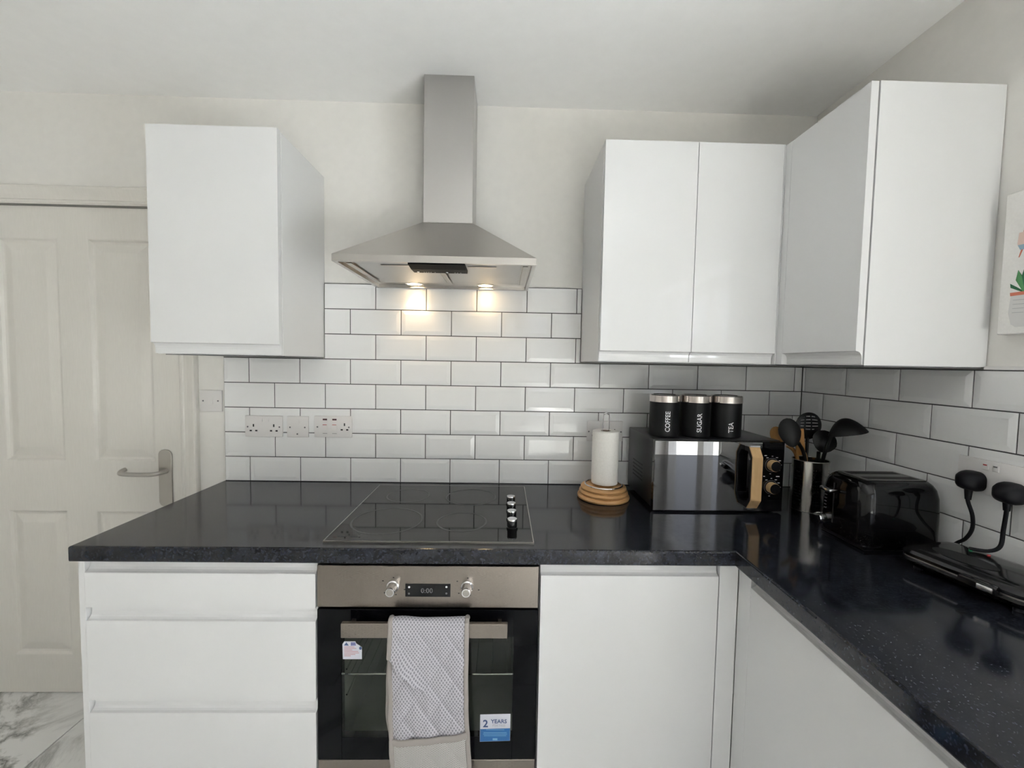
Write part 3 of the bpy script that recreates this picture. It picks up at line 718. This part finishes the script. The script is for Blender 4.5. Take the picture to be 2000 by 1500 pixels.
lo_ = sorted([v for v in rv if v.co.z < WT + .1], key=lambda v: math.atan2(v.co.y - KY - .004, v.co.x - KX - .004)); hi_ = sorted([v for v in rv if v.co.z > WT + .1], key=lambda v: math.atan2(v.co.y - KY - .004, v.co.x - KX - .004))
for i in range(44): bm.faces.new((lo_[i], lo_[(i + 1) % 44], hi_[(i + 1) % 44], hi_[i]))
bmesh.ops.recalc_face_normals(bm, faces=bm.faces)
obj('paper', bm, M_paper, t, sm=True)
obj('cardboard_core', lathe(bmn(), [(.0183, .057), (.0183, .2515), (.0172, .2515), (.0172, .057)], (KX + .004, KY + .004, WT), 30, caps=False), mat('cardboard', (.34, .26, .19), .9), t, sm=True)

# ------------------------------------------------------------------ microwave
MX0, MX1, MYF, MYB, MZ0, MZ1 = 1.030, 1.476, -.313, -.028, .922, 1.157
t = thing('microwave', 'black mirrored microwave with wood-trimmed handle and dials', 'microwave', (1.253, -.17, WT))
obj('casing', rbox(MX0, MX1, MYF + .022, MYB, MZ0, MZ1, .003, 2), mat('black_satin_steel', (.016, .016, .018), .3), t, sm=True)
for x in (1.06, 1.445):
    for y in (-.27, -.06): obj('foot', lathe(bmn(), [(.012, WT + .0005), (.014, MZ0)], (x, y, 0), 14), M_rubber, t)
vb = bmn()
for i in range(8):
    for j in range(5): box(vb, MX0 - .0006, MX0 + .001, -.20 + i * .014, -.192 + i * .014, .985 + j * .014, .989 + j * .014)
obj('vent_slots', vb, M_dark, t)['kind'] = 'stuff'
dr = obj('door', rbox(MX0 + .001, 1.4005, MYF, MYF + .021, MZ0 - .006, MZ1 - .002, .0015, 1), M_glassblack, t)
obj('door_mesh_window', box(bmn(), 1.07, 1.30, MYF - .0004, MYF, .955, 1.118), M_glassblack, dr)
pn = obj('control_panel', rbox(1.4025, MX1, MYF, MYF + .021, MZ0 - .006, MZ1 - .002, .0015, 1), M_blackgloss, t)
hp = [(-.3135, 1.145), (-.337, 1.145), (-.358, 1.112), (-.358, .968), (-.337, .936), (-.3135, .936)]
hi = [(-.3135, 1.127), (-.332, 1.127), (-.347, 1.106), (-.347, .974), (-.332, .954), (-.3135, .954)]
bm = bmn()
hx0, hx1 = 1.338, 1.370
for i in range(5):
    a, b, c, d = hp[i], hp[i + 1], hi[i + 1], hi[i]
    prism(bm, [a, b, c, d], hx0, hx1, 'x')
hn = obj('handle', bm, M_black, dr)
bm = bmn()
ho = [(y - .0045 if i in (1, 2, 3, 4) else y, z) for i, (y, z) in enumerate(hp)]
for i in (1, 2, 3): prism(bm, [hp[i], hp[i + 1], ho[i + 1], ho[i]], hx0 - .001, hx1 + .001, 'x')
obj('wood_trim', bm, M_wood2, hn, 'pale wood-effect strip')
bm = bmn()
for z in (1.1455, .9352): obj('chrome_cap', box(bmn(), hx0 - .001, hx1 + .001, -.345, -.3135, z - .0025, z + .0025), M_chrome, hn)
for kz in (1.0765, 1.000):
    kc = (1.4345, MYF, kz)
    bm = bmn(); n = 40; r0, r1 = .0225, .0238
    for a0, a1 in ((0, n),):
        A = [bm.verts.new((kc[0] + r0 * math.cos(2 * PI * i / n), MYF - .0005, kz + r0 * math.sin(2 * PI * i / n))) for i in range(n)]
        B = [bm.verts.new((kc[0] + r1 * math.cos(2 * PI * i / n), MYF - .0005, kz + r1 * math.sin(2 * PI * i / n))) for i in range(n)]
        for i in range(n): bm.faces.new((A[i], A[(i + 1) % n], B[(i + 1) % n], B[i]))
    obj('dial_ring', bm, M_greyprint, pn)
    k = obj('dial', lathe(bmn(), [(.0185, -.0008), (.0185, -.020), (.0175, -.0225)], kc, 32, axis='y'), M_wood2, pn, sm=True)
    obj('dial_face', lathe(bmn(), [(.0171, -.0224), (.0171, -.0232), (.001, -.0233)], kc, 28, axis='y'), M_black, k, sm=True)
    for a, w in ((.0, .004), (.55, .006), (1.05, .006), (1.55, .006), (-.6, .006), (2.2, .006), (3.3, .004)):
        px_, pz_ = kc[0] + .030 * math.sin(a), kz + .0305 * math.cos(a)
        obj('printed_mark', box(bmn(), px_ - w * .6, px_ + w * .6, MYF - .0006, MYF - .0001, pz_ - .0009, pz_ + .0009), M_white, pn)
for x, w, z in ((1.411, .008, 1.109), (1.409, .006, 1.0375), (1.456, .012, 1.0375)):
    obj('printed_mark', box(bmn(), x - w / 2, x + w / 2, MYF - .0006, MYF - .0001, z - .0012, z + .0012), M_white, pn)

# ------------------------------------------------------------------ canisters on the microwave
for wd, x, ln in (('COFFEE', 1.0985, .034), ('SUGAR', 1.2105, .034), ('TEA', 1.3225, .034)):
    c = (x, -.213, MZ1 + .0004); R = .0515
    t = thing('canister', {'COFFEE': 'matte black canister lettered COFFEE with steel rim lid', 'SUGAR': 'matte black canister lettered SUGAR with steel rim lid', 'TEA': 'matte black canister lettered TEA with steel rim lid'}[wd], 'canister', c, 'three canisters on the microwave')
    obj('body', lathe(bmn(), [(R - .003, 0), (R, .003), (R, .122)], c, 48), M_matteblack, t, sm=True)
    obj('lid', lathe(bmn(), [(R + .0012, .1222), (R + .0012, .145), (R - .001, .1475), (R - .008, .1478), (R - .009, .1455), (.001, .1455)], c, 48), M_chrome if False else mat('polished_steel_lid', (.62, .57, .54), .16, 1.0), t, sm=True)
    bm = text_bm(wd, .0225, .00025, .0, align='LEFT')
    rot = PI / 2 + .0
    for v in bm.verts:
        u_, w_ = v.co.x, v.co.y                         # along the word, across it
        ang = -PI / 2 - .13 - w_ / R                 # word climbs the side of the tin
        v.co = Vector((c[0] + (R + .0004) * math.cos(ang), c[1] + (R + .0004) * math.sin(ang), c[2] + .019 + u_ * .93))
    obj('lettering', bm, M_white, t)

# ------------------------------------------------------------------ utensil holder with perforated sides
UC = (1.606, -.262); UR = .055; UH = .176
t = thing('utensil_holder', 'perforated stainless steel utensil pot in the corner', 'utensil pot', (UC[0], UC[1], WT))
bm = bmn(); ncol = 48; z0 = WT + .001; rows = 13; zb, zt = WT + .018, WT + .153
def cyl_pt(col, z): a = 2 * PI * col / ncol; return (UC[0] + UR * math.cos(a), UC[1] + UR * math.sin(a), z)
zl = [z0, zb] + [zb + (zt - zb) * i / rows for i in range(1, rows + 1)] + [WT + UH - .003, WT + UH]
for ci in range(ncol):
    for j in range(len(zl) - 1):
        a, b = zl[j], zl[j + 1]
        if 1 <= j <= rows and ci % 8 in (0, 1, 2, 3):
            O = [(ci, a), (ci + .5, a), (ci + 1, a), (ci + 1, (a + b) / 2), (ci + 1, b), (ci + .5, b), (ci, b), (ci, (a + b) / 2)]
            I = [(ci + .5 + .27 * math.cos(PI * (1.25 + k / 4)), (a + b) / 2 + (b - a) * .22 * math.sin(PI * (1.25 + k / 4))) for k in range(8)]
            Ov = [bm.verts.new(cyl_pt(*p)) for p in O]; Iv = [bm.verts.new(cyl_pt(*p)) for p in I]
            for k in range(8): bm.faces.new((Ov[k], Ov[(k + 1) % 8], Iv[(k + 1) % 8], Iv[k]))
        else:
            bm.faces.new([bm.verts.new(cyl_pt(*p)) for p in ((ci, a), (ci + 1, a), (ci + 1, b), (ci, b))])
bmesh.ops.remove_doubles(bm, verts=bm.verts, dist=1e-5)
obj('perforated_wall', bm, mat('polished_pot_steel', (.62, .60, .57), .17, 1.0), t, sm=True)
obj('base', lathe(bmn(), [(UR - .001, .0005), (UR - .001, .003)], (*UC, WT), 32), M_satin, t)
obj('rim', tube(bmn(), [(UC[0] + UR * math.cos(2 * PI * i / 40), UC[1] + UR * math.sin(2 * PI * i / 40), WT + UH) for i in range(40)], .0015, 6, closed=True), M_satin, t, sm=True)
obj('liner', lathe(bmn(), [(UR - .004, .004), (UR - .004, UH - .01)], (*UC, WT), 32, caps=False), M_dark, t)

def bowl(c, rx, rz, depth, normal, up, n=20, m=8, tipy=1.0):
    """shallow dished bowl: centre c, facing 'normal', long axis 'up'"""
    nrm = Vector(normal).normalized(); u = Vector(up); u = (u - nrm * u.dot(nrm)).normalized(); s = u.cross(nrm)
    bm = bmn(); c = Vector(c); rings = []
    for side, th in ((0, 0.0), (1, .0025)):
        rg = []
        for j in range(m + 1):
            f = j / m; row = []
            for i in range(n):
                a = 2 * PI * i / n; ex = rx * f * math.cos(a); ez = rz * f * math.sin(a)
                taper = 1 - .22 * max(0, -math.sin(a)) * f
                row.append(bm.verts.new(c + s * ex * taper + u * ez - nrm * (depth * (1 - f * f) + th)))
            rg.append(row)
        for a_, b_ in zip(rg, rg[1:]):
            for i in range(n): bm.faces.new((a_[i], a_[(i + 1) % n], b_[(i + 1) % n], b_[i]))
        rings.append(rg[-1])
    for i in range(n): bm.faces.new((rings[0][i], rings[0][(i + 1) % n], rings[1][(i + 1) % n], rings[1][i]))
    bmesh.ops.remove_doubles(bm, verts=bm.verts, dist=1e-5); bmesh.ops.recalc_face_normals(bm, faces=bm.faces); return bm
def utensil(name, label, base, rim, neck, m, bowl_bm, r=.006, part='bowl', flat=1.0, extra=None):
    o = thing(name, label, 'utensil', base, 'utensils in the steel pot')
    b, nk = Vector(base), Vector(neck)
    obj('handle', tube(bmn(), smooth_path([b, Vector(rim), nk], 6), r, 10, flat=flat), m, o, sm=True)
    obj(part, bowl_bm, m, o, sm=True); return o
b_ = WT + .006
utensil('serving_spoon', 'black solid serving spoon, front left in the steel pot', (1.5860, -0.2740, b_), (1.5700, -0.2840, WT + UH + .002), (1.540, -.288, 1.150), M_nylon, bowl((1.502, -.297, 1.186), .034, .050, -.010, (-.35, -.9, .15), (-.22, 0, 1)))
# slotted spoon: real slots
o = thing('slotted_spoon', 'black slotted spoon standing highest in the steel pot', 'utensil', (1.606, -.240, b_), 'utensils in the steel pot')
obj('handle', tube(bmn(), [(1.608, -.240, b_), (1.612, -.233, 1.165)], .006, 10, flat=.8), M_nylon, o, sm=True)
nx, nz = 25, 25; keep = {}; bm = bmn(); cc = Vector((1.612, -.236, 1.202)); RX, RZ = .047, .048
def sp(i, j, back):
    u_, w_ = (i / nx - .5) * 2, (j / nz - .5) * 2
    sx = u_ * math.sqrt(max(1 - w_ * w_ / 2, 0)); sz = w_ * math.sqrt(max(1 - u_ * u_ / 2, 0)); rr = min(1, sx * sx + sz * sz)
    return cc + Vector((sx * RX, -.010 * (1 - rr) + (.0025 if back else 0), sz * RZ))
fr = {}; bk = {}
for i in range(nx + 1):
    for j in range(nz + 1): fr[i, j] = bm.verts.new(sp(i, j, False)); bk[i, j] = bm.verts.new(sp(i, j, True))
def hole(i, j): return 9 <= j <= 21 and j % 3 == 0 and ((3 <= i <= 6) or (8 <= i <= 12) or (14 <= i <= 20)) and not (j < 11 and (i < 8 or i > 16)) and not (j > 19 and (i < 6 or i > 18))
for i in range(nx):
    for j in range(nz):
        if hole(i, j): continue
        q = ((i, j), (i + 1, j), (i + 1, j + 1), (i, j + 1))
        bm.faces.new([fr[k] for k in q]); bm.faces.new([bk[k] for k in q[::-1]])
        for (a, b, di, dj) in ((q[0], q[1], 0, -1), (q[1], q[2], 1, 0), (q[2], q[3], 0, 1), (q[3], q[0], -1, 0)):
            ii, jj = i + di, j + dj
            if not (0 <= ii < nx and 0 <= jj < nz) or hole(ii, jj): bm.faces.new((fr[b], fr[a], bk[a], bk[b]))
for v in [v for v in bm.verts if not v.link_faces]: bm.verts.remove(v)
bmesh.ops.recalc_face_normals(bm, faces=bm.faces)
obj('slotted_bowl', bm, M_nylon, o, sm=True)
utensil('pasta_server', 'black rounded server leaning low to the right in the steel pot', (1.6240, -0.2660, b_), (1.6280, -0.2680, WT + UH + .002), (1.627, -.270, 1.115), M_nylon, bowl((1.645, -.272, 1.152), .041, .040, -.012, (-.1, -.95, .25), (.45, 0, 1)))
lad = utensil('ladle', 'black ladle with deep bowl tipped toward the tiled wall', (1.6120, -0.2900, b_), (1.6160, -0.3030, WT + UH + .002), (1.622, -.330, 1.190), M_nylon, bowl((1.664, -.343, 1.192), .054, .056, .050, (.2, -.12, -1), (1, .0, .2)))
utensil('wooden_spoon', 'plain wooden spoon leaning left behind the black spoon', (1.5860, -0.2500, b_), (1.5710, -0.2430, WT + UH + .002), (1.538, -.234, 1.130), M_wood3, bowl((1.508, -.230, 1.162), .026, .036, .006, (-.1, -1, .1), (-.5, 0, 1)), r=.0065)
utensil('wooden_spatula', 'flat wooden spatula upright beside the black spoon', (1.6000, -0.2630, b_), (1.5860, -0.2630, WT + UH + .002), (1.570, -.263, 1.11), M_wood3, place(rbox(-.016, .016, -.003, .003, -.045, .05, .0028, 2), T(1.564, -.263, 1.145) @ Matrix.Rotation(-.12, 4, 'Y')), r=.007, part='blade')

# ------------------------------------------------------------------ toaster
t = thing('toaster', 'black glossy two-slot toaster with silver lever and dial', 'toaster', (1.615, -.52, WT))
TX0, TX1, TY0, TY1, TZ1 = 1.503, 1.728, -.606, -.436, 1.098
bm = bmn(); lv = []
for z, ins in ((WT + .012, .004), (WT + .02, .0), (WT + .10, .0), (1.055, .002), (1.078, .007), (1.090, .014), (TZ1 - .001, .022), (TZ1, .030)):
    lv.append([bm.verts.new((x, y, z)) for x, y in rrect(TX0 + ins * .7, TX1 - ins * .7, TY0 + ins, TY1 - ins, .032, 6)])
nn = len(lv[0])
for a, b in zip(lv, lv[1:]):
    for i in range(nn): bm.faces.new((a[i], a[(i + 1) % nn], b[(i + 1) % nn], b[i]))
bm.faces.new(lv[0][::-1]); bm.faces.new(lv[-1]); bmesh.ops.recalc_face_normals(bm, faces=bm.faces)
obj('shell', bm, M_blackgloss, t, sm=True)
obj('base', rbox(TX0 + .008, TX1 - .008, TY0 + .008, TY1 - .008, WT + .0006, WT + .013, .002, 1), M_black, t)
tp = obj('top_plate', rbox(TX0 + .028, TX1 - .026, TY0 + .034, TY1 - .034, TZ1 + .0002, TZ1 + .0022, .0008, 1), mat('toaster_top_steel', (.20, .195, .19), .3, 1.0), t)
for y in (-.549, -.493): obj('bread_slot', box(bmn(), TX0 + .040, TX1 - .038, y - .013, y + .013, TZ1 + .0022, TZ1 + .0027), M_dark, tp)
obj('lever_track', box(bmn(), TX0 - .0006, TX0 + .001, -.4975, -.4935, .95, 1.07), M_dark, t)
obj('lever', rbox(TX0 - .026, TX0 - .001, -.513, -.470, 1.044, 1.055, .004, 3), M_chrome, t, sm=True)
k = obj('browning_dial', lathe(bmn(), [(.0175, -.001), (.0175, -.012), (.0155, -.0185), (.001, -.0195)], (TX0, -.458, .950), 28, axis='x'), M_chrome, t, sm=True)
bm = bmn()
for i in range(6): box(bm, TX0 - .0007, TX0 + .0005, -.470 - i * .0002, -.462, .985 + i * .010, .9875 + i * .010)
obj('printed_marks', bm, M_greyprint, t)['kind'] = 'stuff'

# ------------------------------------------------------------------ sandwich grill (local coords, turned a little)
t = thing('sandwich_grill', 'black glossy sandwich grill lying closed against the wall', 'sandwich grill', (1.640, -.772, WT), rz=.19)
def slab(levels, r=.03):
    bm = bmn(); lv = []
    for z, ins in levels: lv.append([bm.verts.new((x, y, z)) for x, y in rrect(-.088 + ins, .088 - ins, -.122 + ins, .122 - ins, max(r - ins * .5, .006), 6)])
    n_ = len(lv[0])
    for a, b in zip(lv, lv[1:]):
        for i in range(n_): bm.faces.new((a[i], a[(i + 1) % n_], b[(i + 1) % n_], b[i]))
    bm.faces.new(lv[0][::-1]); bm.faces.new(lv[-1]); bmesh.ops.recalc_face_normals(bm, faces=bm.faces)
    return place(bm, WM[t.name])
M_grill = mat('grill_gloss_black', (.010, .010, .011), .12)
obj('lower_shell', slab([(.008, .016), (.014, .006), (.024, 0), (.0305, .001)]), M_grill, t, sm=True)
obj('seam_band', slab([(.0307, .003), (.0345, .003)]), M_satin, t, sm=True)
up = obj('lid', slab([(.0347, .001), (.042, 0), (.050, .006), (.055, .018), (.057, .032)]), M_grill, t, sm=True)
obj('lid_inset', place(prism(bmn(), ell(-.03, .02, .030, .060, 28), .0571, .0580, 'z'), WM[t.name]), M_black, up)
obj('lamp_green', place(lathe(bmn(), [(.0035, .0555), (.003, .0585)], (.045, .052, 0), 12), WM[t.name]), M_green, up, 'lit green indicator')
obj('lamp_red', place(lathe(bmn(), [(.0035, .0555), (.003, .0585)], (.052, .022, 0), 12), WM[t.name]), M_redled, up, 'red indicator')
obj('handle', place(rbox(-.104, -.086, -.075, -.010, .026, .046, .005, 3), WM[t.name]), M_grill, t, sm=True)
obj('latch', place(rbox(-.108, -.103, -.072, -.045, .030, .042, .002, 2), WM[t.name]), M_chrome, t, sm=True)
for x in (-.06, .06):
    for y in (-.09, .09): obj('foot', place(lathe(bmn(), [(.009, .0005), (.009, .009)], (x, y, 0), 12), WM[t.name]), M_rubber, t)

# ------------------------------------------------------------------ plugs with cords
def plug(y, label, cord, pz=1.126):
    o = thing('plug', label, 'plug', (XR - .04, y, 1.11), 'plugs in the right-hand socket')
    bm = bmn(); lv = []
    for d, s_ in ((.0005, 1.0), (.012, 1.02), (.022, .95), (.032, .78), (.040, .45), (.042, .2)):
        lv.append([bm.verts.new((XR - .0198 - d, y + a * s_, pz + b * s_)) for a, b in rrect(-.0255, .0255, -.024, .026, .018, 6)])
    n_ = len(lv[0])
    for a, b in zip(lv, lv[1:]):
        for i in range(n_): bm.faces.new((a[i], a[(i + 1) % n_], b[(i + 1) % n_], b[i]))
    bm.faces.new(lv[0][::-1]); bm.faces.new(lv[-1]); bmesh.ops.recalc_face_normals(bm, faces=bm.faces)
    obj('plug_body', bm, M_rubber, o, sm=True)
    cx_ = XR - .036
    obj('strain_relief', lathe(bmn(), [(.0085, 1.108), (.0075, 1.095), (.006, 1.078)], (cx_, y, 0), 14), M_rubber, o, sm=True)
    obj('cord', tube(bmn(), smooth_path([(cx_, y, 1.10), (cx_, y, 1.075)] + cord, 6), .0042, 10), M_rubber, o, sm=True)
plug(-.662, 'black moulded plug nearer the toaster, cord curling back', [(XR - .034, -.673, 1.040), (XR - .032, -.673, 1.005), (XR - .026, -.655, .972), (XR - .022, -.632, .950), (XR - .022, -.610, .922)])
plug(-.744, 'black moulded plug over the sandwich grill, cord hanging straight down', [(XR - .036, -.741, 1.03), (XR - .042, -.742, .99), (XR - .058, -.732, .974), (XR - .085, -.715, .9725)], 1.119)

# ------------------------------------------------------------------ canvas on the right wall
t = thing('canvas_print', 'white canvas print of potted succulents on the right-hand wall', 'canvas', (XR, -.80, 1.497))
CX = XR - .018
obj('canvas', rbox(CX, XR + .005, -.93, -.681, 1.499, 1.838, .002, 1), M_canvas, t)
def pr(name, pts, m, dx=.0004): obj(name, prism(bmn(), pts, CX - dx, CX - .00005, 'x'), m, t)
Mg1 = mat('print_green', (.10, .30, .12), .9); Mg2 = mat('print_dark_green', (.04, .17, .08), .9); Mco = mat('print_coral', (.62, .20, .13), .9)
Mpink = mat('print_blush', (.72, .55, .48), .9); Mbl = mat('print_blue', (.30, .42, .52), .9); Mpen = mat('print_pencil', (.45, .45, .46), .9)
pc = -.738
pr('printed_pot', [(pc - .033, 1.59), (pc + .033, 1.59), (pc + .036, 1.55), (pc + .029, 1.522), (pc + .02, 1.515), (pc - .02, 1.515), (pc - .029, 1.522), (pc - .036, 1.55)], mat('print_pot_grey', (.64, .63, .62), .9))
pr('printed_rim', [(pc - .034, 1.590), (pc + .034, 1.590), (pc + .035, 1.598), (pc - .035, 1.598)], Mco, .0006)
for i, (a, w, zt_) in enumerate(((.036, .006, 1.620), (.022, .008, 1.650), (.008, .008, 1.664), (-.008, .008, 1.655), (-.022, .007, 1.640))):
    pr('printed_leaf', [(pc + a * .3 - w * .5, 1.598), (pc + a * .3 + w * .5, 1.598), (pc + a * .8 + w, 1.598 + (zt_ - 1.598) * .55), (pc + a, zt_), (pc + a * .8 - w, 1.598 + (zt_ - 1.598) * .55)], Mg1 if i % 2 else Mg2, .0005 + .0001 * i)
for i in range(4): pr('printed_line', [(pc + .006, 1.578 - i * .010), (pc + .028, 1.579 - i * .010), (pc + .028, 1.5805 - i * .010), (pc + .006, 1.5795 - i * .010)], Mpen, .0006)
pr('printed_pot', [(pc - .026, 1.738), (pc + .026, 1.738), (pc + .028, 1.712), (pc + .022, 1.698), (pc - .022, 1.698), (pc - .028, 1.712)], Mpink)
pr('printed_band', [(pc - .027, 1.709), (pc + .027, 1.709), (pc + .0215, 1.697), (pc - .0215, 1.697)], Mbl, .0006)
pr('printed_leg', [(pc + .016, 1.697), (pc + .020, 1.697), (pc + .024, 1.680), (pc + .022, 1.680)], Mco)
pr('printed_leaf', [(pc + .010, 1.738), (pc + .018, 1.738), (pc + .012, 1.785), (pc + .006, 1.775)], Mco, .0005)
